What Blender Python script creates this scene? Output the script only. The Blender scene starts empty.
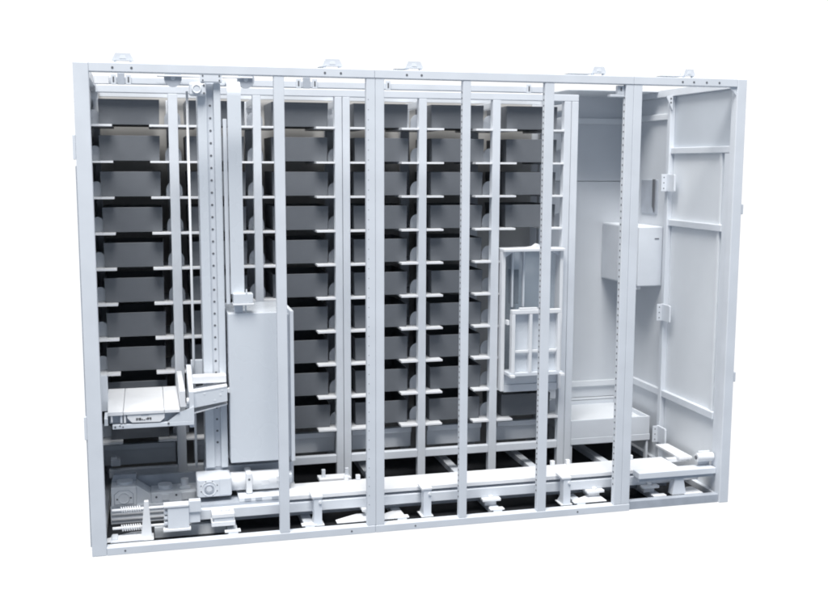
import bpy, bmesh, math, random
from mathutils import Vector, Matrix
random.seed(7)
S = bpy.context.scene
COL = S.collection
R = math.radians

# ------------------------------------------------------------------ materials
def mat(name, col, rough=0.5, metal=0.0, var=0.04, scale=6.0, bump=0.0, bscale=300.0, spec=0.5):
    m = bpy.data.materials.new(name); m.use_nodes = True
    nt = m.node_tree; N = nt.nodes; L = nt.links
    b = N['Principled BSDF']
    b.inputs['Roughness'].default_value = rough; b.inputs['Metallic'].default_value = metal
    b.inputs['Specular IOR Level'].default_value = spec
    tc = N.new('ShaderNodeTexCoord'); n = N.new('ShaderNodeTexNoise')
    n.inputs['Scale'].default_value = scale; n.inputs['Detail'].default_value = 5
    L.new(tc.outputs['Object'], n.inputs['Vector'])
    r = N.new('ShaderNodeValToRGB')
    lo = [c*(1-var) for c in col]; hi = [min(1, c*(1+var)) for c in col]
    r.color_ramp.elements[0].position = 0.3; r.color_ramp.elements[0].color = (*lo, 1)
    r.color_ramp.elements[1].position = 0.7; r.color_ramp.elements[1].color = (*hi, 1)
    L.new(n.outputs['Fac'], r.inputs['Fac']); L.new(r.outputs['Color'], b.inputs['Base Color'])
    mr = N.new('ShaderNodeMapRange')
    mr.inputs['To Min'].default_value = max(0.02, rough-0.07); mr.inputs['To Max'].default_value = min(1, rough+0.07)
    n2 = N.new('ShaderNodeTexNoise'); n2.inputs['Scale'].default_value = scale*3
    L.new(tc.outputs['Object'], n2.inputs['Vector']); L.new(n2.outputs['Fac'], mr.inputs['Value'])
    L.new(mr.outputs['Result'], b.inputs['Roughness'])
    if bump > 0:
        n3 = N.new('ShaderNodeTexNoise'); n3.inputs['Scale'].default_value = bscale
        L.new(tc.outputs['Object'], n3.inputs['Vector'])
        bp = N.new('ShaderNodeBump'); bp.inputs['Strength'].default_value = bump; bp.inputs['Distance'].default_value = 0.002
        L.new(n3.outputs['Fac'], bp.inputs['Height']); L.new(bp.outputs['Normal'], b.inputs['Normal'])
    return m

WHITE = mat('white_powder_coat', (0.70, 0.735, 0.785), 0.5, bump=0.06)
RACKW = mat('white_rack_coat', (0.70, 0.735, 0.785), 0.5, bump=0.06)
PANEL = mat('grey_white_panel', (0.77, 0.80, 0.835), 0.55, var=0.03, scale=3)
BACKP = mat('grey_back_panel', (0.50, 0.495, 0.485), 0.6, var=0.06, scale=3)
BIN = mat('dark_grey_plastic', (0.136, 0.147, 0.164), 0.55, var=0.05, scale=9, bump=0.12)
DARK = mat('black_floor_sheet', (0.012, 0.013, 0.016), 0.6)
HOLE = mat('dark_hole', (0.13, 0.138, 0.155), 0.8)
STEEL = mat('grey_machined_metal', (0.45, 0.485, 0.54), 0.42, metal=0.1, var=0.08, scale=14)
BRIGHT = mat('bright_white_paint', (0.82, 0.835, 0.86), 0.45)
MARK = mat('black_print', (0.03, 0.03, 0.035), 0.6)
GLOSS = mat('satin_white_sheet', (0.69, 0.73, 0.78), 0.28, var=0.02, scale=2)
def glass():
    m = bpy.data.materials.new('clear_glass'); m.use_nodes = True
    N = m.node_tree.nodes; L = m.node_tree.links
    b = N['Principled BSDF']; out = N['Material Output']
    b.inputs['Base Color'].default_value = (0.55, 0.62, 0.68, 1); b.inputs['Roughness'].default_value = 0.08
    t = N.new('ShaderNodeBsdfTransparent'); t.inputs['Color'].default_value = (0.93, 0.95, 0.97, 1)
    mx = N.new('ShaderNodeMixShader'); mx.inputs['Fac'].default_value = 0.22
    L.new(t.outputs['BSDF'], mx.inputs[1]); L.new(b.outputs['BSDF'], mx.inputs[2]); L.new(mx.outputs['Shader'], out.inputs['Surface'])
    return m
GLASS = glass()
FAINT = mat('shallow_hole', (0.36, 0.38, 0.42), 0.8)
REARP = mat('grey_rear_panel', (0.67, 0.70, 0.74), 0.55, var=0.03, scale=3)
DRIVEP = mat('pale_grey_paint', (0.80, 0.835, 0.88), 0.4, var=0.03, scale=10)
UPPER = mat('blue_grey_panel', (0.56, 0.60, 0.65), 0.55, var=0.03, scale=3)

# ------------------------------------------------------------------ mesh helper
class MB:
    def __init__(s): s.bm = bmesh.new()
    def box(s, x0, x1, y0, y1, z0, z1, bev=0.0):
        r = bmesh.ops.create_cube(s.bm, size=1)
        for v in r['verts']:
            v.co = ((x0+x1)/2+v.co.x*(x1-x0), (y0+y1)/2+v.co.y*(y1-y0), (z0+z1)/2+v.co.z*(z1-z0))
        if bev > 0:
            es = list({e for v in r['verts'] for e in v.link_edges})
            bmesh.ops.bevel(s.bm, geom=es, offset=bev, segments=2, affect='EDGES', profile=0.5)
        return s
    def cyl(s, p0, p1, r, n=20, r2=None):
        p0 = Vector(p0); p1 = Vector(p1); d = p1-p0
        q = bmesh.ops.create_cone(s.bm, cap_ends=True, segments=n, radius1=r, radius2=r if r2 is None else r2, depth=d.length)
        M = Matrix.Translation((p0+p1)/2) @ d.to_track_quat('Z', 'Y').to_matrix().to_4x4()
        bmesh.ops.transform(s.bm, matrix=M, verts=q['verts']); return s
    def prism(s, pts, axis, a0, a1):
        # pts 2D in the two other axes (order x,y,z without axis)
        def P(p, a):
            if axis == 'x': return (a, p[0], p[1])
            if axis == 'y': return (p[0], a, p[1])
            return (p[0], p[1], a)
        A = [s.bm.verts.new(P(p, a0)) for p in pts]; B = [s.bm.verts.new(P(p, a1)) for p in pts]
        n = len(pts)
        s.bm.faces.new(A); s.bm.faces.new(B[::-1])
        for i in range(n): s.bm.faces.new((A[i], B[i], B[(i+1) % n], A[(i+1) % n]))
        return s
    def torus(s, c, axis, r, t, n=28, m=8):
        c = Vector(c); rings = []
        q = Vector(axis).to_track_quat('Z', 'Y')
        for i in range(n):
            a = 2*math.pi*i/n; ring = []
            for j in range(m):
                b = 2*math.pi*j/m
                ring.append(s.bm.verts.new(c + q @ Vector(((r+t*math.cos(b))*math.cos(a), (r+t*math.cos(b))*math.sin(a), t*math.sin(b)))))
            rings.append(ring)
        for i in range(n):
            for j in range(m):
                s.bm.faces.new((rings[i][j], rings[(i+1) % n][j], rings[(i+1) % n][(j+1) % m], rings[i][(j+1) % m]))
        return s
    def sweep(s, pts, r, m=6):
        prev = None
        for i, p in enumerate(pts):
            p = Vector(p); d = (Vector(pts[min(i+1, len(pts)-1)])-Vector(pts[max(i-1, 0)])).normalized()
            q = d.to_track_quat('Z', 'Y')
            ring = [s.bm.verts.new(p + q @ Vector((r*math.cos(2*math.pi*j/m), r*math.sin(2*math.pi*j/m), 0))) for j in range(m)]
            if prev:
                for j in range(m): s.bm.faces.new((prev[j], prev[(j+1) % m], ring[(j+1) % m], ring[j]))
            else: s.bm.faces.new(ring[::-1])
            prev = ring
        s.bm.faces.new(prev); return s
    def build(s, name, m, parent=None, base=None, smooth=False):
        if base is None: base = parent['_base'] if parent is not None else (0, 0, 0)
        base = Vector(base)
        bmesh.ops.translate(s.bm, vec=-base, verts=s.bm.verts)
        bmesh.ops.recalc_face_normals(s.bm, faces=s.bm.faces)
        me = bpy.data.meshes.new(name); s.bm.to_mesh(me); s.bm.free()
        if smooth:
            for p in me.polygons: p.use_smooth = len(p.vertices) == 4
        me.materials.append(m)
        o = bpy.data.objects.new(name, me); COL.objects.link(o)
        if parent is not None: o.parent = parent; o['_base'] = list(base)
        else: o.location = base; o['_base'] = list(base)
        return o
def tag(o, label, cat, group=None):
    o['label'] = label; o['category'] = cat
    if group: o['group'] = group
    return o
def thing(name, label, cat, loc, group=None):
    o = bpy.data.objects.new(name, None); COL.objects.link(o); o.location = loc; o['_base'] = list(loc)
    o.empty_display_size = 0.1
    return tag(o, label, cat, group)
def bx(name, m, parent, *d, bev=0.002): return MB().box(*d, bev=bev).build(name, m, parent)

W, H, D, YB = 3.667, 2.5, 0.88, 1.44
ROW = [2.235-0.2075*k for k in range(10)]      # top surface of the shelf plates

# ------------------------------------------------------------------ cabinet
cab = thing('machine_cabinet', 'tall white steel machine cabinet with open front of narrow posts and panelled right wall', 'machine cabinet', (W/2, 0.7, 0))
def post(x0, x1, holes=None, z0=0.042, z1=2.455, zs=0.027, y0=0.003, y1=0.042):
    m = MB().box(x0, x1, y0, y1, z0, z1, bev=0.003); solid = set(m.bm.faces); z = z0+0.12
    while holes and z < z1-0.06:
        if holes == 'side': m.cyl((x0-0.0012, (y0+y1)/2, z), (x0+0.003, (y0+y1)/2, z), 0.0058, 10)
        else: m.cyl((x0+0.010, y0-0.0006, z), (x0+0.010, y0+0.003, z), 0.003, 10)
        z += zs
    for f in m.bm.faces:
        if f not in solid: f.material_index = 1
    p = m.build('front_post', WHITE, cab)
    p.data.materials.append(HOLE if holes == 'side' else FAINT)
    return p
bx('corner_post', WHITE, cab, 0.0, 0.073, 0.0, 0.06, 0.0, H, bev=0.004)
bx('corner_post', WHITE, cab, 3.607, W, 0.0, 0.06, 0.0, H, bev=0.004)
bx('corner_post', PANEL, cab, 0.0, 0.06, 1.38, 1.435, 0.0, H, bev=0.004)
bx('corner_post', PANEL, cab, 3.607, W, 1.38, 1.435, 0.0, H, bev=0.004)
post(0.970, 1.0225)
post(1.449, 1.4965, 'front', zs=0.052); post(1.4975, 1.5445)
post(1.974, 2.0185, 'side', zs=0.031)
post(2.440, 2.4935, 'side', zs=0.031)
post(2.918, 2.9645, 'side', zs=0.037, z0=0.0424); post(2.9655, 3.017, z0=0.0424)
# seam of the left corner post
bx('door_seal', STEEL, cab, -0.006, -0.0005, 0.012, 0.05, 0.05, 2.0)
for z in (2.13, 0.72): bx('latch', WHITE, cab, -0.014, -0.0005, 0.004, 0.03, z-0.1, z+0.02)
tb = MB().box(0.0735, 1.4935, 0.0, 0.06, 2.4555, H, bev=0.003).build('top_beam', WHITE, cab)
tb2 = MB().box(1.4945, 2.9635, 0.0, 0.06, 2.4555, H, bev=0.003).build('top_beam', WHITE, cab)
tb3 = MB().box(2.9645, 3.6065, 0.0, 0.06, 2.4555, H, bev=0.003).build('top_beam', WHITE, cab)
def dots(parent, xs, z, y=0.0, r=0.006):
    m = MB()
    for x in xs: m.cyl((x, y-0.0015, z), (x, y+0.002, z), r, 12)
    m.build('bolt', HOLE, parent)
dots(tb, (0.185, 0.275, 1.232, 1.315), 2.476); dots(tb2, (1.665, 1.745), 2.476)
dots(tb3, (3.26, 3.33, 3.41, 3.49), 2.476)
bb = MB().box(0.0735, 1.4935, 0.0, 0.06, 0.0, 0.0415, bev=0.003).build('bottom_beam', WHITE, cab)
bb2 = MB().box(1.4945, 3.019, 0.0, 0.06, 0.0, 0.0415, bev=0.003).build('bottom_beam', WHITE, cab)
dots(bb, (0.165, 1.36), 0.021, r=0.005); dots(bb2, (1.72, 2.69), 0.021, r=0.005)
bx('bottom_beam', STEEL, cab, 3.02, 3.6065, 0.016, 0.06, 0.0, 0.05)
# depth beams, rear beams
for x0, x1 in ((0.0, 0.06), (3.607, W)):
    bx('side_beam', WHITE, cab, x0, x1, 0.0605, 1.3795, 2.452, 2.498)
    bx('side_beam', WHITE, cab, x0, x1, 0.0605, 1.3795, 0.0, 0.045)
bx('rear_beam', PANEL, cab, 0.0605, 3.6065, 1.39, 1.43, 0.0, 0.045)
# back wall: sheets with a seam every metre of height
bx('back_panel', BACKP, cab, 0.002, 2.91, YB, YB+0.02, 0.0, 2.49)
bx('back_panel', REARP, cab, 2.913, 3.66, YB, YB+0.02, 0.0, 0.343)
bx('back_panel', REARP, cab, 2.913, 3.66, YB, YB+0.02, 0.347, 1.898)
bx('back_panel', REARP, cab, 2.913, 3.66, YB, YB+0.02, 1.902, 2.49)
bx('back_panel_backing', PANEL, cab, 2.92, 3.65, YB+0.0205, YB+0.03, 0.01, 2.48)
bx('back_rail', PANEL, cab, 2.985, 3.6, YB-0.022, YB-0.0005, 2.296, 2.335)
bx('back_rail', PANEL, cab, 2.985, 3.6, YB-0.022, YB-0.0005, 0.43, 0.47)
bx('back_rail', PANEL, cab, 2.985, 3.6, YB-0.014, YB-0.0005, 0.33, 0.345)
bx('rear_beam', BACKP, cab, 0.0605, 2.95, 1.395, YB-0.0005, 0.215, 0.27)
# left wall
bx('side_panel', PANEL, cab, 0.004, 0.018, 0.061, YB-0.001, 0.046, 2.45)
# rear half of the roof
bx('roof_panel', PANEL, cab, 2.975, 3.6065, 0.95, 1.4395, 2.488, 2.497)
# right wall
bx('wall_panel', PANEL, cab, 3.636, 3.65, 0.061, 0.7795, 0.0455, 2.104)
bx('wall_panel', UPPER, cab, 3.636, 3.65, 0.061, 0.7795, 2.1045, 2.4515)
bx('wall_panel', REARP, cab, 3.636, 3.65, 0.78, YB-0.001, 0.0455, 2.4515)
hp = bx('hinge_post', WHITE, cab, 3.600, 3.6355, 0.765, 0.802, 0.0455, 2.4515)
for z0, z1, y0, y1, x0 in ((2.085, 2.125, 0.06, 0.7645, 3.612), (1.622, 1.664, 0.12, 0.7645, 3.612), (0.485, 0.53, 0.12, 0.7645, 3.606)):
    bx('wall_rail', WHITE, cab, x0, 3.6355, y0, y1, z0, z1, bev=0.004)
bx('wall_rail', WHITE, cab, 3.606, 3.6355, 0.8025, 1.435, 0.485, 0.53, bev=0.004)
bx('wall_rail', PANEL, cab, 3.616, 3.6355, 0.8025, 1.435, 2.305, 2.345, bev=0.004)
bx('wall_stile', WHITE, cab, 3.614, 3.6355, 0.066, 0.119, 0.0455, 2.084)
bx('wall_stile', PANEL, cab, 3.622, 3.6355, 0.16, 0.185, 0.531, 2.084)
for zc in (1.90, 1.055, 0.235):
    h = bx('hinge', WHITE, cab, 3.586, 3.5995, 0.665, 0.775, zc-0.055, zc+0.055, bev=0.002)
    bx('hinge_leaf', WHITE, h, 3.548, 3.5855, 0.752, 0.7615, zc-0.055, zc+0.055)
    MB().cyl((3.59, 0.657, zc-0.05), (3.59, 0.657, zc+0.05), 0.0075, 12).build('hinge_pin', WHITE, h)
    m = MB()
    for dz in (-0.035, 0, 0.035):
        m.cyl((3.564, 0.7508, zc+dz), (3.564, 0.754, zc+dz), 0.004, 10)
    m.build('bolt', HOLE, h)
# corner gussets below the roof beam
g = MB().prism([(3.56, 2.45), (3.6065, 2.45), (3.6065, 2.36)], 'y', 0.75, 0.762).build('corner_gusset', WHITE, cab)
m = MB()
for z in (2.435, 2.41): m.cyl((3.593, 0.7485, z), (3.593, 0.753, z), 0.006, 10)
m.build('bolt', HOLE, g)
MB().prism([(3.565, 2.4545), (3.606, 2.4545), (3.606, 2.41)], 'y', 0.01, 0.02).build('corner_gusset', WHITE, cab)
# window slot in the rear right wall
w = bx('wall_window', STEEL, cab, 3.626, 3.6357, 0.96, 1.19, 1.69, 1.915)
MB().prism([(0.985, 1.92), (1.012, 1.92), (1.012, 1.74), (0.985, 1.70)], 'x', 3.618, 3.6255).build('window_edge', HOLE, w)
# pipe clips on the outer right side
for z in (1.76, 0.765): bx('side_latch', WHITE, cab, W+0.0005, W+0.026, 0.02, 0.06, z-0.03, z+0.03, bev=0.004)
# lifting lugs on the roof beam
def lug(x, w=0.1, y=0.02, skew=0.0):
    m = MB()
    a = w/2
    m.prism([(x-a, 2.513), (x-a*0.66, 2.548), (x+a*0.66, 2.548), (x+a, 2.513)], 'y', y, y+0.03)
    if skew: m.prism([(x-a-skew, 2.512), (x-a*0.9, 2.532), (x-a*0.5, 2.540), (x-a*0.5, 2.512)], 'y', y+0.04, y+0.16)
    o = m.build('lifting_lug', WHITE, cab)
    for q in (-0.7, 0.7): bx('foot', WHITE, o, x+a*(q-0.1), x+a*(q+0.1), y+0.004, y+0.026, 2.4995, 2.5128, bev=0)
    MB().prism([(x-a*0.3, 2.522), (x-a*0.2, 2.536), (x+a*0.2, 2.536), (x+a*0.3, 2.522)], 'y', y-0.0015, y+0.001).build('slot', PANEL, o)
lug(0.235, 0.105); lug(1.275, 0.11, skew=0.01); lug(1.71, 0.10, skew=0.045); lug(2.76, 0.09, skew=0.12); lug(3.31, 0.075, skew=0.12)
# floor
bx('floor_sheet', DARK, cab, 0.061, 3.606, 0.0605, 1.389, 0.003, 0.008, bev=0)
for x in (0.725, 1.14, 1.66, 2.225, 2.74, 3.25):
    c = bx('floor_crossbeam', WHITE, cab, x-0.027, x+0.027, 0.0605, 1.3895, 0.0085, 0.048, bev=0.003)
    bx('end_shoe', BRIGHT, c, x-0.045, x+0.04, 0.0607, 0.10, 0.0483, 0.056)
for x, w in ((1.39, 0.2), (1.60, 0.16), (2.80, 0.2), (3.47, 0.12), (0.16, 0.2)):
    MB().prism([(x-w/2, 0.0608), (x+w/2, 0.0608), (x+w/2, 0.185), (x+w/6, 0.185), (x-w/2, 0.11)], 'z', 0.049, 0.053).build('floor_plate', BRIGHT, cab)

# ------------------------------------------------------------------ rack
rack = thing('storage_rack', 'white steel storage rack of ten shelf levels behind the front posts', 'rack', (1.5, 1.1, 0))
PX = [(0.49, 0.027), (0.973, 0.024), (1.4845, 0.0465), (1.988, 0.025), (2.466, 0.026), (2.968, 0.048)]
for x, hw in PX:
    if hw > 0.04:
        pr = [(x-hw, x-0.0015), (x+0.0015, x+hw)]
    else: pr = [(x-hw, x+hw)]
    for a, b in pr:
        bx('rack_post', RACKW, rack, a, b, D, D+0.05, 0.0085, 2.4135, bev=0.003)
    bx('rear_post', RACKW, rack, x-0.03, x+0.03, 1.34, 1.385, 0.046, 2.40, bev=0.003)
    bx('depth_tie', RACKW, rack, x-0.02, x+0.02, D+0.0505, 1.3395, 2.36, 2.40)
bx('top_rail', RACKW, rack, 0.065, 3.016, D, D+0.05, 2.414, 2.456, bev=0.003)
bx('rear_post', RACKW, rack, 0.03, 0.065, 1.34, 1.379, 0.046, 2.40)
xs = [0.062]+[p for x, hw in PX for p in (x-hw-0.0005, x+hw+0.0005)]
for i in range(0, len(xs)-1, 2):
    bx('bottom_rail', RACKW, rack, xs[i], xs[i+1], D+0.002, D+0.046, 0.150, 0.198, bev=0.003)
bx('top_rail', RACKW, rack, 0.066, 2.95, 1.3855, 1.40, 2.42, 2.455)
edges = [0.03]+[p for x, hw in PX[:5] for p in (x-0.035, x+0.075)]+[2.90]
for i in range(0, len(edges), 2):
    lp = bx('lower_panel', REARP, rack, edges[i], edges[i+1], 1.03, 1.045, 0.185, 0.318)
    bx('panel_lip', RACKW, lp, edges[i], edges[i+1], 1.005, 1.0295, 0.285, 0.318)
bx('stop_block', WHITE, rack, 0.0745, 0.128, D, D+0.06, 0.222, 0.262); bx('stop_block', WHITE, rack, 0.0745, 0.11, D+0.005, D+0.055, 0.2625, 0.274)
# shelf bracket prototype
def bracket(x0, x1, z):
    m = MB()
    m.box(x0, x1, D-0.008, D+0.48, z-0.011, z, bev=0.001)
    m.box(x0, x1, D-0.0085, D-0.006, z-0.012, z+0.002)
    return m
def half_round(xc, z, y, hw=0.052, h=0.095):
    pts = [(xc-hw, z+0.0005)]
    pts += [(xc-hw*math.cos(math.pi*i/14), z+h*0.42+h*0.58*math.sin(math.pi*i/14)) for i in range(15)]
    pts += [(xc+hw, z+0.0005)]
    return MB().prism(pts, 'y', y, y+0.006)
def split_ranges(x, hw, lw, rw): return x-lw, x+rw
for ci, (x, hw) in enumerate(PX):
    for k, z in enumerate(ROW):
        lw = rw = 0.135 if hw < 0.04 else 0.16
        if ci == 4 and 4 <= k <= 8: rw = 0.03
        if ci == 5:
            rw = 0.046
            if 4 <= k <= 8: continue
        # plate passes behind the post: two wings in front-side, one deep plate behind
        m = MB()
        m.box(x-lw, x-hw-0.0005, D-0.004, D+0.4595, z-0.012, z, bev=0.001)
        if rw > hw+0.001: m.box(x+hw+0.0005, x+rw, D-0.004, D+0.4595, z-0.012, z, bev=0.001)
        m.box(x-hw-0.0004, x+hw+0.0004, D+0.0505, D+0.4595, z-0.0115, z-0.0005)
        b = m.build('shelf_bracket', BRIGHT, rack)
        half_round(x, z, D+0.13, h=0.088, hw=0.047 if hw < 0.04 else 0.068).build('guide_plate', RACKW, b)
for k, z in enumerate(ROW):          # brackets on the left corner post
    b = MB().box(0.0745, 0.148, D-0.004, D+0.4595, z-0.012, z, bev=0.001).box(0.0185, 0.074, D-0.004, D+0.4595, z-0.0115, z-0.0005).build('shelf_bracket', BRIGHT, rack)
    half_round(0.045, z, D+0.13, h=0.088, hw=0.04).build('guide_plate', RACKW, b)

# ------------------------------------------------------------------ bins
colx = [0.247, 0.735, 1.2335, 1.738, 2.2305, 2.72]
ords = ['top', 'second', 'third', 'fourth', 'fifth', 'sixth', 'seventh', 'eighth', 'ninth', 'bottom']
cols = ['leftmost rack column', 'rack column behind the crane mast', 'third rack column from the left', 'fourth rack column from the left', 'fifth rack column from the left', 'rightmost rack column']
bw, bd, bh = 0.342, 0.41, 0.145
def make_bin():
    bm = bmesh.new(); t = 0.006; tp = 0.004
    def ring(hx, y0, y1, z): return [bm.verts.new(p) for p in ((-hx, y0, z), (hx, y0, z), (hx, y1, z), (-hx, y1, z))]
    a = ring(bw/2-tp, 0+tp, bd-tp, 0); b = ring(bw/2, 0, bd, bh); c = ring(bw/2-t, t, bd-t, bh); d = ring(bw/2-t-tp, t+tp, bd-t-tp, t)
    bm.faces.new(a[::-1])
    for p, q in ((a, b), (b, c), (c, d)):
        for i in range(4): bm.faces.new((p[i], p[(i+1) % 4], q[(i+1) % 4], q[i]))
    bm.faces.new(d)
    bmesh.ops.bevel(bm, geom=[e for e in bm.edges], offset=0.0012, segments=1, affect='EDGES')
    bmesh.ops.recalc_face_normals(bm, faces=bm.faces)
    me = bpy.data.meshes.new('storage_bin'); bm.to_mesh(me); bm.free(); me.materials.append(BIN)
    return bpy.data.objects.new('storage_bin', me)
proto = None
for c, x in enumerate(colx):
    for k, z in enumerate(ROW):
        if c == 5 and 4 <= k <= 8: continue
        if proto is None: proto = make_bin(); o = proto
        else: o = proto.copy()
        COL.objects.link(o)
        o.location = (x+random.uniform(-0.006, 0.006), 0.945+random.uniform(-0.006, 0.006), z+0.0008)
        o.rotation_euler = (0, 0, R(random.uniform(-0.5, 0.5)))
        tag(o, 'dark grey open bin on the %s shelf of the %s' % (ords[k], cols[c]), 'bin', 'grey bins on the rack shelves')

# ------------------------------------------------------------------ top guide rail
gr = thing('guide_rail', 'white horizontal guide rail running under the roof beam with slotted mounts', 'guide rail', (1.5, 0.45, 2.43))
bx('rail', WHITE, gr, 0.075, 2.60, 0.425, 0.475, 2.43, 2.466, bev=0.003)
bx('end_block', BRIGHT, gr, 0.08, 0.155, 0.40, 0.4245, 2.425, 2.472, bev=0.003)

for x in (0.178, 0.254, 1.155, 1.245, 1.66, 2.50):
    p = bx('mount_plate', WHITE, gr, x-0.013, x+0.013, 0.41, 0.4245, 2.425, 2.478)
    MB().box(x-0.004, x+0.004, 0.4085, 0.412, 2.437, 2.465).build('slot', HOLE, p)
bx('mount_strap', STEEL, gr, 0.198, 0.234, 0.415, 0.4245, 2.425, 2.485)
bx('mount_strap', STEEL, gr, 1.18, 1.22, 0.415, 0.4245, 2.425, 2.485)
eb = bx('post_bracket', WHITE, cab, 2.876, 2.9155, 0.02, 0.05, 2.402, 2.450)
bx('bracket_slot', HOLE, eb, 2.892, 2.899, 0.0185, 0.0205, 2.42, 2.44)
bx('bracket_arm', WHITE, eb, 2.832, 2.9155, 0.02, 0.06, 2.388, 2.4015)

# ------------------------------------------------------------------ floor rail
fr = thing('floor_rail', 'long white travel rail on the cabinet floor carried by short posts', 'floor rail', (2.0, 0.27, 0.05))
bx('rail_head', BRIGHT, fr, 1.02, 3.42, 0.165, 0.385, 0.168, 0.192, bev=0.003)
bx('rail_beam', WHITE, fr, 0.505, 3.40, 0.16, 0.34, 0.097, 0.152, bev=0.003)
bx('rail_web', STEEL, fr, 0.51, 3.39, 0.20, 0.33, 0.1525, 0.1675)
bx('rail_web', STEEL, fr, 0.51, 3.39, 0.25, 0.30, 0.0485, 0.0965)
bx('rail_base', STEEL, fr, 0.66, 3.39, 0.36, 0.40, 0.0487, 0.09)
for x in (1.185, 1.806, 2.648):
    l = MB().prism([(0.063, 0.049), (0.063, 0.200), (0.115, 0.200), (0.115, 0.09), (0.15, 0.055), (0.15, 0.049)], 'x', x-0.022, x+0.022).build('support_post', WHITE, fr)
    MB().box(x-0.034, x+0.026, 0.058, 0.159, 0.2003, 0.214, bev=0.003).build('clamp_cap', BRIGHT, l)
    MB().cyl((x+0.012, 0.055, 0.178), (x+0.012, 0.0628, 0.178), 0.008, 12).build('bolt', BRIGHT, l)
    MB().box(x-0.035, x+0.035, 0.062, 0.155, 0.0435, 0.0488).build('foot', BRIGHT, l)
for x in (1.50, 2.21, 2.86, 3.22):
    c = bx('rail_clamp', BRIGHT, fr, x-0.055, x+0.055, 0.125, 0.245, 0.080, 0.096, bev=0.003)
    MB().cyl((x, 0.15, 0.0962), (x, 0.15, 0.108), 0.014, 10).build('nut', BRIGHT, c)
    bx('shim', BRIGHT, c, x-0.035, x+0.035, 0.15, 0.24, 0.0490, 0.0797)
c = bx('rail_clamp', BRIGHT, fr, 0.615, 0.735, 0.075, 0.159, 0.128, 0.152, bev=0.004)
bx('shim', WHITE, c, 0.625, 0.730, 0.08, 0.159, 0.108, 0.1275); bx('shim', BRIGHT, c, 0.612, 0.738, 0.075, 0.159, 0.082, 0.1075, bev=0.003)
MB().cyl((0.66, 0.11, 0.1522), (0.66, 0.11, 0.166), 0.013, 12).cyl((0.70, 0.11, 0.1522), (0.70, 0.11, 0.166), 0.013, 12).build('nut', BRIGHT, c)
# small fixtures on the rail head
for x in (1.40, 1.47, 2.68, 2.78, 3.12, 3.2):
    bx('rail_lug', BRIGHT, fr, x-0.012, x+0.012, 0.36, 0.384, 0.1925, 0.222)
bx('rail_fixture', BRIGHT, fr, 1.26, 1.45, 0.47, 0.56, 0.16, 0.178)
MB().box(1.28, 1.30, 0.50, 0.52, 0.1785, 0.225).box(1.42, 1.44, 0.50, 0.52, 0.1785, 0.225).box(1.30, 1.42, 0.47, 0.50, 0.0486, 0.1595).build('fixture_pin', WHITE, fr)
bx('floor_channel', PANEL, fr, 0.315, 0.695, 0.18, 0.22, 0.0085, 0.068)
# right bay beam
rb = bx('bay_beam', WHITE, fr, 3.10, 3.6062, 0.05, 0.135, 0.168, 0.205, bev=0.003)
bx('beam_flange', STEEL, rb, 3.103, 3.60, 0.06, 0.13, 0.150, 0.1675)
MB().prism([(3.33, 0.0505), (3.345, 0.1495), (3.40, 0.1495), (3.42, 0.0505)], 'y', 0.066, 0.12).build('support_post', WHITE, fr)
bx('end_buffer', BRIGHT, fr, 3.42, 3.56, 0.17, 0.40, 0.10, 0.128, bev=0.004)
bx('end_buffer', BRIGHT, fr, 3.50, 3.59, 0.30, 0.62, 0.19, 0.205)
bx('end_buffer', BRIGHT, fr, 3.44, 3.60, 0.34, 0.37, 0.165, 0.1895)
sb = MB().cyl((3.50, 0.10, 0.262), (3.606, 0.10, 0.262), 0.026, 18).build('stop_cylinder', BRIGHT, fr)
MB().cyl((3.494, 0.10, 0.262), (3.4995, 0.10, 0.262), 0.012, 12).build('stop_hole', HOLE, sb)
bx('stop_plate', WHITE, fr, 3.53, 3.606, 0.127, 0.14, 0.2055, 0.29)

# ------------------------------------------------------------------ stacker crane
cr = thing('stacker_crane', 'white stacker crane with tall perforated mast, tray carriage and hanging cabinet box', 'crane', (0.66, 0.45, 0.2))
mast = MB().box(0.606, 0.655, 0.38, 0.55, 0.32, 2.44, bev=0.004).build('mast', GLOSS, cr)
mid = MB().box(0.6555, 0.69, 0.40, 0.54, 0.32, 2.44).build('mast_channel', WHITE, cr)
bx('mast_flange', GLOSS, cr, 0.6905, 0.728, 0.37, 0.55, 0.32, 2.44, bev=0.004)
m = MB(); z = 0.46
while z < 2.38:
    m.cyl((0.673, 0.3985, z), (0.673, 0.403, z), 0.0062, 12); z += 0.0665
m.build('hole_row', HOLE, mid)
hd = bx('mast_head', WHITE, cr, 0.622, 0.735, 0.34, 0.3795, 2.441, 2.487, bev=0.004)
m = MB()
for x in (0.635, 0.722):
    for z in (2.452, 2.475): m.cyl((x, 0.338, z), (x, 0.342, z), 0.0045, 10)
m.build('bolt', HOLE, hd)
bh_ = MB().box(0.563, 0.652, 0.34, 0.375, 2.368, 2.4395, bev=0.012).build('bearing_housing', WHITE, cr)
MB().torus((0.602, 0.338, 2.405), (0, 1, 0), 0.021, 0.005).build('bearing_ring', PANEL, bh_, smooth=True)
MB().cyl((0.602, 0.336, 2.405), (0.602, 0.3395, 2.405), 0.016, 20).build('bearing_cap', WHITE, bh_)
MB().cyl((0.64, 0.338, 2.425), (0.64, 0.342, 2.425), 0.006, 10).cyl((0.64, 0.338, 2.383), (0.64, 0.342, 2.383), 0.006, 10).build('bolt', HOLE, bh_)
MB().cyl((0.556, 0.47, 0.30), (0.556, 0.47, 2.40), 0.007, 14).build('lift_rod', BRIGHT, cr, smooth=True)
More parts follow.
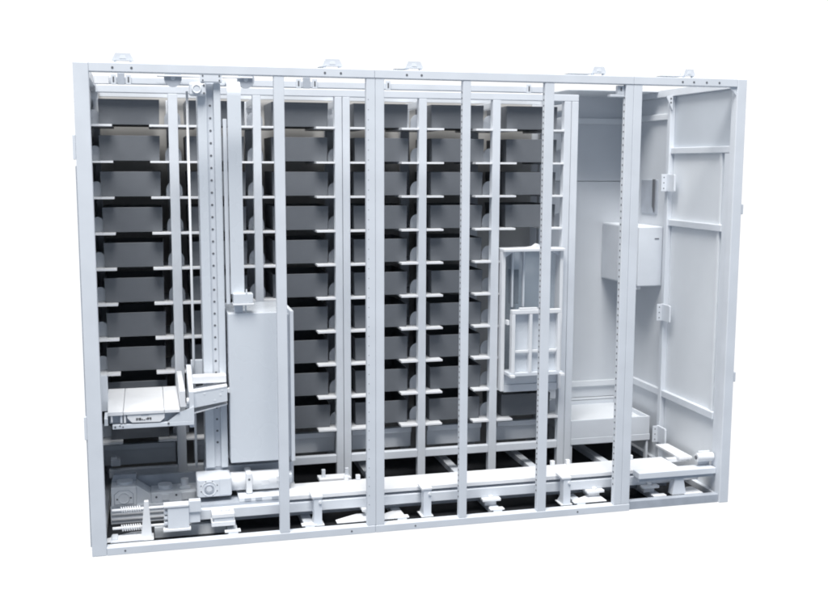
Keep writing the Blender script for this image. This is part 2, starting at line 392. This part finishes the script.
for xa, xb, xc in ((0.40, 0.62, 0.482), (0.74, 0.90, 0.865)):
    bx('roller_arm', BRIGHT, cr, xa, xb, 0.36, 0.40, 2.468, 2.4755)
    pl = MB().cyl((xc, 0.375, 2.462), (xc, 0.395, 2.462), 0.046, 28).build('guide_roller', STEEL, cr)
    MB().cyl((xc, 0.372, 2.462), (xc, 0.3748, 2.462), 0.012, 14).build('roller_hub', WHITE, pl)
# cable strip with curved top
def strip(x0, x1):
    t = 0.012; pts = []
    yc, zc, r = 0.37, 2.375, 0.075
    prof = [(yc-r, 1.31)]+[(yc-r*math.cos(a), zc+r*math.sin(a)) for a in [math.pi*0.5*i/10 for i in range(11)]]+[(0.5, zc+r)]
    inner = [(yc-r+t, 1.31)]+[(yc-(r-t)*math.cos(a), zc+(r-t)*math.sin(a)) for a in [math.pi*0.5*i/10 for i in range(11)]]+[(0.5, zc+r-t)]
    return MB().prism(prof+inner[::-1], 'x', x0, x1)
strip(0.757, 0.829).build('cable_strip', GLOSS, cr)
bx('strip_guide', WHITE, cr, 0.735, 0.755, 0.33, 0.36, 1.25, 2.25)
# hanging cabinet box
bx('control_case', GLOSS, cr, 0.737, 1.058, 0.285, 0.74, 0.366, 1.205, bev=0.004)
bx('case_side', STEEL, cr, 1.0585, 1.072, 0.30, 0.73, 0.38, 1.19)
cf = bx('case_flange', WHITE, cr, 1.0725, 1.092, 0.27, 0.74, 0.360, 1.212, bev=0.003)
MB().prism([(0.708, 0.778), (0.735, 0.795), (0.7365, 0.768)], 'y', 0.27, 0.30).build('case_lug', BRIGHT, cr)
bx('cable_clamp', GLOSS, cr, 0.766, 0.872, 0.255, 0.33, 1.262, 1.315, bev=0.003)
bx('cable_clamp_lip', BRIGHT, cr, 0.764, 0.876, 0.25, 0.34, 1.252, 1.2615)
bx('cable_clamp_arm', WHITE, cr, 0.775, 0.82, 0.30, 0.36, 1.2055, 1.2515)
MB().box(0.83, 0.838, 0.298, 0.3, 1.206, 1.25).box(0.832, 0.84, 0.2535, 0.2545, 1.316, 1.34).build('cable_slot', PANEL, cr)
# tray carriage
tt = MB().prism([(0.0955, 0.20), (0.172, 0.20), (0.172, 0.80), (0.079, 0.80)], 'z', 0.692, 0.710).build('tray_top', BRIGHT, cr)
MB().box(0.1745, 0.3835, 0.20, 0.80, 0.692, 0.710, bev=0.002).build('tray_top', BRIGHT, cr)
MB().box(0.3860, 0.466, 0.20, 0.80, 0.692, 0.710, bev=0.002).build('tray_top', BRIGHT, cr)
bx('tray_core', STEEL, cr, 0.10, 0.46, 0.24, 0.795, 0.64, 0.6915)
fp = MB().prism([(0.193, 0.674), (0.193, 0.690), (0.385, 0.690), (0.385, 0.665), (0.362, 0.645), (0.217, 0.648)], 'y', 0.205, 0.2395).build('label_plate', BRIGHT, cr)
m = MB()                      # printed marks, as on the plate (too small to read)
for dx, wd, hh, lo in ((0, .006, 1, 0), (.008, .005, .85, .15), (.0155, .010, 1, 0), (.028, .006, .55, 0), (.037, .010, .22, 0), (.051, .004, .6, .1), (.057, .008, .9, .1), (.067, .004, .7, .3), (.0725, .006, 1, 0)):
    m.box(0.238+dx, 0.238+dx+wd, 0.2035, 0.206, 0.659+lo*0.013, 0.659+min(1, lo+hh)*0.013)
m.build('printed_marks', MARK, fp)
MB().box(0.265, 0.305, 0.2035, 0.206, 0.6835, 0.688).build('plate_slot', STEEL, fp)
MB().box(0.176, 0.186, 0.206, 0.2395, 0.648, 0.69).box(0.110, 0.118, 0.204, 0.2395, 0.655, 0.69).build('tray_tab', BRIGHT, cr)
MB().box(0.1575, 0.168, 0.206, 0.2395, 0.648, 0.69).build('tray_tab', WHITE, cr)
cbm = bx('carriage_beam', GLOSS, cr, 0.116, 0.540, 0.208, 0.255, 0.615, 0.6395, bev=0.003)
MB().cyl((0.13, 0.206, 0.628), (0.13, 0.21, 0.628), 0.005, 10).cyl((0.155, 0.206, 0.633), (0.155, 0.21, 0.633), 0.004, 10).cyl((0.17, 0.206, 0.626), (0.17, 0.21, 0.626), 0.004, 10).cyl((0.405, 0.206, 0.632), (0.405, 0.21, 0.632), 0.006, 10).build('bolt', HOLE, cbm)
MB().prism([(0.40, 0.6397), (0.465, 0.690), (0.541, 0.715), (0.541, 0.6397)], 'y', 0.2085, 0.2185).build('beam_gusset', GLOSS, cr)
MB().prism([(0.20, 0.72), (0.80, 0.72), (0.80, 0.80), (0.20, 0.805)], 'x', 0.468, 0.496).build('side_guide', BRIGHT, cr)
bx('side_guide', WHITE, cr, 0.034, 0.090, 0.45, 0.48, 0.66, 0.86)
MB().prism([(0.20, 0.64), (0.299, 0.64), (0.299, 0.69), (0.20, 0.675)], 'x', 0.0765, 0.0945).build('side_guide', GLOSS, cr)
MB().cyl((0.503, 0.225, 0.745), (0.515, 0.225, 0.745), 0.018, 16).cyl((0.4965, 0.24, 0.715), (0.515, 0.24, 0.715), 0.014, 16).build('guide_roller', BRIGHT, cr)
MB().prism([(0.22, 0.60), (0.54, 0.60), (0.54, 0.885), (0.50, 0.885), (0.22, 0.795)], 'x', 0.516, 0.541).build('carriage_plate', WHITE, cr)
bx('carriage_arm', BRIGHT, cr, 0.5415, 0.722, 0.3, 0.3685, 0.822, 0.862, bev=0.003)
bx('carriage_arm', WHITE, cr, 0.5415, 0.605, 0.50, 0.535, 0.80, 0.915)
a = MB().prism([(0.5415, 0.782), (0.722, 0.806), (0.722, 0.728), (0.5415, 0.700)], 'y', 0.25, 0.262).build('arm_gusset', GLOSS, cr)
MB().prism([(0.5415, 0.7825), (0.722, 0.8065), (0.722, 0.814), (0.5415, 0.790)], 'y', 0.248, 0.36).build('arm_flange', BRIGHT, cr)
MB().prism([(0.5415, 0.672), (0.722, 0.712), (0.722, 0.705), (0.5415, 0.664)], 'y', 0.262, 0.36).build('arm_flange', BRIGHT, cr)
m = MB()
for x, z in ((0.695, 0.79), (0.685, 0.765), (0.655, 0.735), (0.60, 0.775)): m.cyl((x, 0.2485, z), (x, 0.2505, z), 0.0055, 10)
m.build('bolt', PANEL, a)
# gear motor
gm = MB().box(0.547, 0.735, 0.24, 0.40, 0.194, 0.302, bev=0.01).build('gearbox', WHITE, cr)
MB().box(0.557, 0.668, 0.235, 0.2395, 0.20, 0.294, bev=0.002).build('gearbox_cover', WHITE, gm)
MB().torus((0.612, 0.234, 0.245), (0, 1, 0), 0.022, 0.005).build('shaft_ring', STEEL, gm, smooth=True)
MB().torus((0.612, 0.2345, 0.245), (0, 1, 0), 0.040, 0.0022).build('cover_rim', PANEL, gm, smooth=True)
MB().cyl((0.612, 0.229, 0.245), (0.612, 0.2348, 0.245), 0.016, 24).build('shaft_cap', WHITE, gm)
m = MB()
for i in range(8):
    aa = math.pi*(i+0.5)/4; m.cyl((0.612+0.047*math.cos(aa), 0.2335, 0.247+0.042*math.sin(aa)), (0.612+0.047*math.cos(aa), 0.2355, 0.247+0.042*math.sin(aa)), 0.0032, 8)
m.build('bolt', HOLE, gm)
MB().cyl((0.7355, 0.32, 0.252), (0.815, 0.32, 0.252), 0.052, 28).build('motor_neck', BRIGHT, cr, smooth=True)
fl = MB().box(0.8155, 0.85, 0.255, 0.385, 0.192, 0.312, bev=0.008).build('motor_flange', BRIGHT, cr)
MB().cyl((0.832, 0.2535, 0.275), (0.832, 0.2565, 0.275), 0.006, 12).build('bolt', HOLE, fl)
MB().cyl((0.8505, 0.32, 0.250), (1.05, 0.32, 0.250), 0.055, 28).build('motor_body', BRIGHT, cr, smooth=True)
bx('terminal_box', BRIGHT, cr, 0.90, 0.94, 0.255, 0.28, 0.235, 0.27, bev=0.005); bx('terminal_box', BRIGHT, cr, 0.985, 1.02, 0.255, 0.28, 0.25, 0.285, bev=0.005)
MB().cyl((1.0505, 0.32, 0.255), (1.075, 0.32, 0.255), 0.036, 20).build('motor_end', STEEL, cr)
bx('travel_base', STEEL, cr, 0.60, 1.10, 0.401, 0.56, 0.194, 0.319, bev=0.004)
bx('travel_plate', PANEL, cr, 0.77, 1.10, 0.20, 0.399, 0.1685, 0.190)
m = MB()
for x in (0.80, 0.86, 0.95, 1.0): m.box(x, x+0.035, 0.196, 0.1995, 0.172, 0.186)
m.build('travel_slot', STEEL, cr)

# ------------------------------------------------------------------ rear drive unit on the left
dm = thing('drive_unit', 'grey drive unit in the lower left corner, boxy gearbox with long housing', 'drive unit', (0.3, 0.5, 0.01))
gb = MB().box(0.086, 0.222, 0.45, 0.60, 0.112, 0.222, bev=0.004).build('gearbox', DRIVEP, dm)
MB().prism([(0.105, 0.125), (0.105, 0.18), (0.13, 0.20), (0.18, 0.20), (0.203, 0.18), (0.203, 0.125)], 'y', 0.4465, 0.4498).build('cover_plate', DRIVEP, gb)
MB().prism([(0.101, 0.121), (0.101, 0.182), (0.128, 0.204), (0.182, 0.204), (0.207, 0.182), (0.207, 0.121)], 'y', 0.4485, 0.4499).build('cover_gap_shade', STEEL, gb)  # grey border added behind the cover, paints a shaded gap for contrast
MB().cyl((0.118, 0.4448, 0.155), (0.118, 0.447, 0.155), 0.005, 10).cyl((0.192, 0.4448, 0.16), (0.192, 0.447, 0.16), 0.005, 10).build('bolt', HOLE, gb)
MB().prism([(0.086, 0.2225), (0.10, 0.262), (0.222, 0.262), (0.222, 0.2225)], 'y', 0.56, 0.60).build('back_flange', STEEL, dm)  # darker grey than the gearbox: shade put into the colour for contrast
MB().prism([(0.2225, 0.112), (0.2225, 0.222), (0.30, 0.165), (0.30, 0.112)], 'y', 0.47, 0.60).build('housing_cone', DRIVEP, dm)
bx('housing', DRIVEP, dm, 0.3005, 0.56, 0.47, 0.62, 0.112, 0.17, bev=0.006)
bx('housing_wall', STEEL, dm, 0.2225, 0.60, 0.6205, 0.64, 0.112, 0.232)  # darker tone paints the shade of the housing recess onto this wall
MB().cyl((0.38, 0.55, 0.1705), (0.38, 0.55, 0.195), 0.04, 22).cyl((0.49, 0.53, 0.1705), (0.49, 0.53, 0.225), 0.022, 18).box(0.46, 0.52, 0.50, 0.56, 0.1705, 0.188, bev=0.003).build('sensor_cap', DRIVEP, dm)
MB().cyl((0.44, 0.4675, 0.15), (0.44, 0.4705, 0.15), 0.006, 10).cyl((0.33, 0.4675, 0.145), (0.33, 0.4705, 0.145), 0.006, 10).cyl((0.525, 0.4675, 0.158), (0.525, 0.4705, 0.158), 0.006, 10).build('bolt', HOLE, dm)
MB().torus((0.154, 0.4462, 0.16), (0, 1, 0), 0.03, 0.003).build('cover_ring', DRIVEP, gb, smooth=True)
MB().cyl((0.16, 0.53, 0.2225), (0.16, 0.53, 0.238), 0.045, 24).build('gear_hub', DRIVEP, dm)
MB().box(0.36, 0.40, 0.462, 0.4695, 0.125, 0.16, bev=0.002).box(0.47, 0.545, 0.46, 0.4695, 0.120, 0.165, bev=0.003).build('side_cover', DRIVEP, dm)
bx('mount_plinth', DRIVEP, dm, 0.08, 0.56, 0.46, 0.64, 0.0085, 0.1115)
for z in (0.03, 0.06, 0.085): bx('plinth_rib', BRIGHT, dm, 0.085, 0.55, 0.452, 0.4595, z, z+0.01)

# ------------------------------------------------------------------ spring buffer
sp = thing('spring_buffer', 'white buffer with two horizontal coil springs on a tapered stand, lower left', 'buffer', (0.3, 0.11, 0.049))
MB().prism([(0.245, 0.0495), (0.267, 0.25), (0.288, 0.25), (0.302, 0.0495)], 'y', 0.075, 0.105).build('stand', BRIGHT, sp)
for zr in (0.192, 0.094):
    r = MB().cyl((0.10, 0.145, zr), (0.40, 0.145, zr), 0.0075, 12).build('rod', BRIGHT, sp)
    n = 9; pts = []
    for i in range(n*12+1):
        a = 2*math.pi*i/12; pts.append((0.145+0.105*i/(n*12), 0.145+0.0155*math.cos(a), zr+0.0155*math.sin(a)))
    MB().sweep(pts, 0.0034, 6).build('coil_spring', BRIGHT, r, smooth=True)
bx('stand_foot', BRIGHT, sp, 0.09, 0.31, 0.062, 0.1555, 0.0435, 0.0492, bev=0.001)
blk = bx('buffer_block', WHITE, sp, 0.385, 0.497, 0.10, 0.155, 0.083, 0.198, bev=0.004)
bx('block_cap', BRIGHT, sp, 0.365, 0.497, 0.095, 0.157, 0.1985, 0.214, bev=0.004)
bx('block_foot', BRIGHT, sp, 0.36, 0.505, 0.095, 0.157, 0.066, 0.0825, bev=0.004)
bx('block_arm', WHITE, sp, 0.4975, 0.560, 0.11, 0.156, 0.16, 0.224, bev=0.003)
bx('block_arm', WHITE, sp, 0.4975, 0.555, 0.12, 0.154, 0.10, 0.1595)
for z in (0.11, 0.14, 0.17): bx('block_lug', WHITE, sp, 0.366, 0.3845, 0.11, 0.15, z-0.007, z+0.007)
MB().prism([(0.09, 0.0495), (0.13, 0.0495), (0.125, 0.062), (0.098, 0.062)], 'y', 0.07, 0.15).build('foot_clip', WHITE, sp)

# ------------------------------------------------------------------ access port (glazed hatch)
ap = thing('access_hatch', 'white framed access hatch with glass above and a projecting box frame', 'hatch', (2.72, 0.85, 0.56))
bx('top_rail', BRIGHT, ap, 2.502, 2.919, 0.81, 0.97, 1.466, 1.484, bev=0.003)
MB().prism([(2.65, 1.4845), (2.72, 1.495), (2.745, 1.512), (2.765, 1.495), (2.83, 1.4845)], 'y', 0.84, 0.90).build('top_bracket', BRIGHT, ap)
for x0, x1 in ((2.502, 2.526), (2.897, 2.919)):
    bx('side_stile', BRIGHT, ap, x0, x1, 0.84, 0.93, 0.56, 1.4655, bev=0.003)
bx('glass_pane', GLASS, ap, 2.5265, 2.8965, 0.925, 0.929, 0.69, 1.465, bev=0)
for x in (2.596, 2.672): bx('glazing_bar', WHITE, ap, x-0.006, x+0.006, 0.90, 0.9245, 1.10, 1.465)
MB().prism([(2.5268, 1.4655), (2.59, 1.4655), (2.5268, 1.425)], 'y', 0.86, 0.87).build('corner_gusset', WHITE, ap)
MB().prism([(2.8965, 1.4655), (2.84, 1.4655), (2.8965, 1.43)], 'y', 0.86, 0.87).build('corner_gusset', WHITE, ap)
bx('interior_panel', PANEL, ap, 2.69, 2.896, 1.10, 1.11, 0.56, 1.45)
bx('interior_block', WHITE, ap, 2.635, 2.689, 1.03, 1.10, 1.33, 1.45)
bx('interior_block', BIN, ap, 2.635, 2.689, 1.04, 1.10, 1.10, 1.3295)
bx('gate_rail', BRIGHT, ap, 2.545, 2.878, 0.76, 0.80, 1.072, 1.10, bev=0.004)
bx('gate_rail', BRIGHT, ap, 2.60, 2.72, 0.765, 0.795, 1.1005, 1.112, bev=0.003)
for x0, x1 in ((2.545, 2.569), (2.664, 2.684), (2.856, 2.878)):
    bx('gate_post', BRIGHT, ap, x0, x1, 0.76, 0.80, 0.694, 1.0715, bev=0.003)
bx('gate_crossbar', BRIGHT, ap, 2.5695, 2.6635, 0.77, 0.79, 0.822, 0.838); bx('gate_crossbar', BRIGHT, ap, 2.6845, 2.8555, 0.77, 0.79, 0.822, 0.838)
bx('gate_panel', GLOSS, ap, 2.5475, 2.875, 0.8005, 0.81, 0.694, 1.07)
bx('gate_sill', WHITE, ap, 2.527, 2.8965, 0.76, 0.90, 0.672, 0.6935, bev=0.002)
for x in (2.532, 2.87): bx('sill_bracket', BRIGHT, ap, x, x+0.03, 0.73, 0.7595, 0.668, 0.684)
for x in (2.5268, 2.879): bx('hatch_knob', BRIGHT, ap, x, x+0.0165, 0.80, 0.84, 1.0, 1.03)

bx('apron', WHITE, ap, 2.527, 2.8965, 0.86, 0.89, 0.60, 0.6715); bx('apron', RACKW, ap, 2.527, 2.8965, 0.85, 0.892, 0.552, 0.5995)

# ------------------------------------------------------------------ control box and parts tray in the right bay
cb = thing('control_box', 'plain white control box mounted on the inside of the right wall', 'control box', (3.53, 1.1, 1.2))
bx('enclosure', WHITE, cb, 3.458, 3.6345, 0.885, 1.4395, 1.213, 1.612, bev=0.012)
dr = bx('door', WHITE, cb, 3.460, 3.6345, 0.870, 0.8845, 1.215, 1.610, bev=0.006)
MB().box(3.575, 3.605, 0.8675, 0.8705, 1.528, 1.534).build('latch', HOLE, dr)
MB().box(3.466, 3.50, 0.90, 0.95, 1.19, 1.2125, bev=0.004).build('cable_gland', BRIGHT, cb)
tr = thing('parts_tray', 'large white rectangular tray on the floor ledge of the right bay', 'tray', (3.3, 1.1, 0.2))
tf = MB()
tf.box(3.017, 3.59, 0.88, 0.895, 0.205, 0.326, bev=0.002).box(3.017, 3.59, 1.42, 1.435, 0.205, 0.326, bev=0.002).box(3.017, 3.03, 0.8955, 1.4195, 0.205, 0.325).box(3.577, 3.59, 0.8955, 1.4195, 0.205, 0.325)
tf.build('tray_wall', WHITE, tr); bx('tray_floor', PANEL, tr, 3.0305, 3.5765, 0.8955, 1.4195, 0.29, 0.30)
bx('ledge_beam', WHITE, tr, 3.017, 3.594, 0.878, 0.93, 0.160, 0.2045, bev=0.003)
bx('ledge_leg', WHITE, tr, 3.05, 3.09, 1.35, 1.385, 0.0465, 0.2045); bx('ledge_leg', WHITE, tr, 3.55, 3.585, 1.35, 1.385, 0.0465, 0.2045)
bx('ledge_leg', WHITE, tr, 3.018, 3.03, 0.885, 0.92, 0.0095, 0.1595); bx('ledge_leg', WHITE, tr, 3.57, 3.585, 0.885, 0.92, 0.0095, 0.1595)

for o in bpy.data.objects:
    if '_base' in o: del o['_base']

# ------------------------------------------------------------------ studio surface, light, camera
wd = bpy.data.worlds.new('World'); S.world = wd; wd.use_nodes = True
N = wd.node_tree.nodes; L = wd.node_tree.links
bg = N['Background']; tc = N.new('ShaderNodeTexCoord'); sx = N.new('ShaderNodeSeparateXYZ')
L.new(tc.outputs['Generated'], sx.inputs[0])
mr = N.new('ShaderNodeMapRange'); mr.interpolation_type = 'SMOOTHSTEP'
mr.inputs['From Min'].default_value = -0.5; mr.inputs['From Max'].default_value = 0.15
L.new(sx.outputs['Y'], mr.inputs['Value'])
mx = N.new('ShaderNodeMix'); mx.data_type = 'RGBA'
mx.inputs[6].default_value = (0.24, 0.285, 0.35, 1); mx.inputs[7].default_value = (1.1, 1.1, 1.1, 1)
L.new(mr.outputs['Result'], mx.inputs[0]); L.new(mx.outputs[2], bg.inputs['Color']); bg.inputs['Strength'].default_value = 1.0

def area(name, loc, target, size, size_y, power, col):
    l = bpy.data.lights.new(name, 'AREA'); l.shape = 'RECTANGLE'; l.size = size; l.size_y = size_y; l.energy = power; l.color = col
    o = bpy.data.objects.new(name, l); COL.objects.link(o); o.location = loc
    o.rotation_euler = (Vector(target)-Vector(loc)).to_track_quat('-Z', 'Y').to_euler(); return o
area('softbox', (-0.3, -5.6, 14.6), (1.8, 0.4, 1.0), 8.0, 6.2, 3700, (1.0, 0.98, 0.95))

cam = bpy.data.cameras.new('camera'); co = bpy.data.objects.new('camera', cam); COL.objects.link(co)
yaw, pit, rol = 0.252496368, 0.135242880, 0.00334430068
f = Vector((math.sin(yaw)*math.cos(pit), math.cos(yaw)*math.cos(pit), -math.sin(pit)))
rt = Vector((math.cos(yaw), -math.sin(yaw), 0)); up = rt.cross(f)
rt2 = rt*math.cos(rol)+up*math.sin(rol); up2 = -rt*math.sin(rol)+up*math.cos(rol)
M = Matrix((rt2, up2, -f)).transposed().to_4x4(); M.translation = Vector((0.325039093, -5.35857251, 2.01073494))
co.matrix_world = M
cam.sensor_fit = 'HORIZONTAL'; cam.sensor_width = 36; cam.lens = 1035.01258*36/828
cam.clip_end = 500
S.camera = co
S.render.engine = 'CYCLES'
S.cycles.filter_width = 1.9
S.cycles.max_bounces = 8; S.cycles.diffuse_bounces = 4
S.view_settings.view_transform = 'Standard'; S.view_settings.look = 'None'
S.view_settings.exposure = 0; S.view_settings.gamma = 1
S.render.resolution_x = 1024; S.render.resolution_y = 756
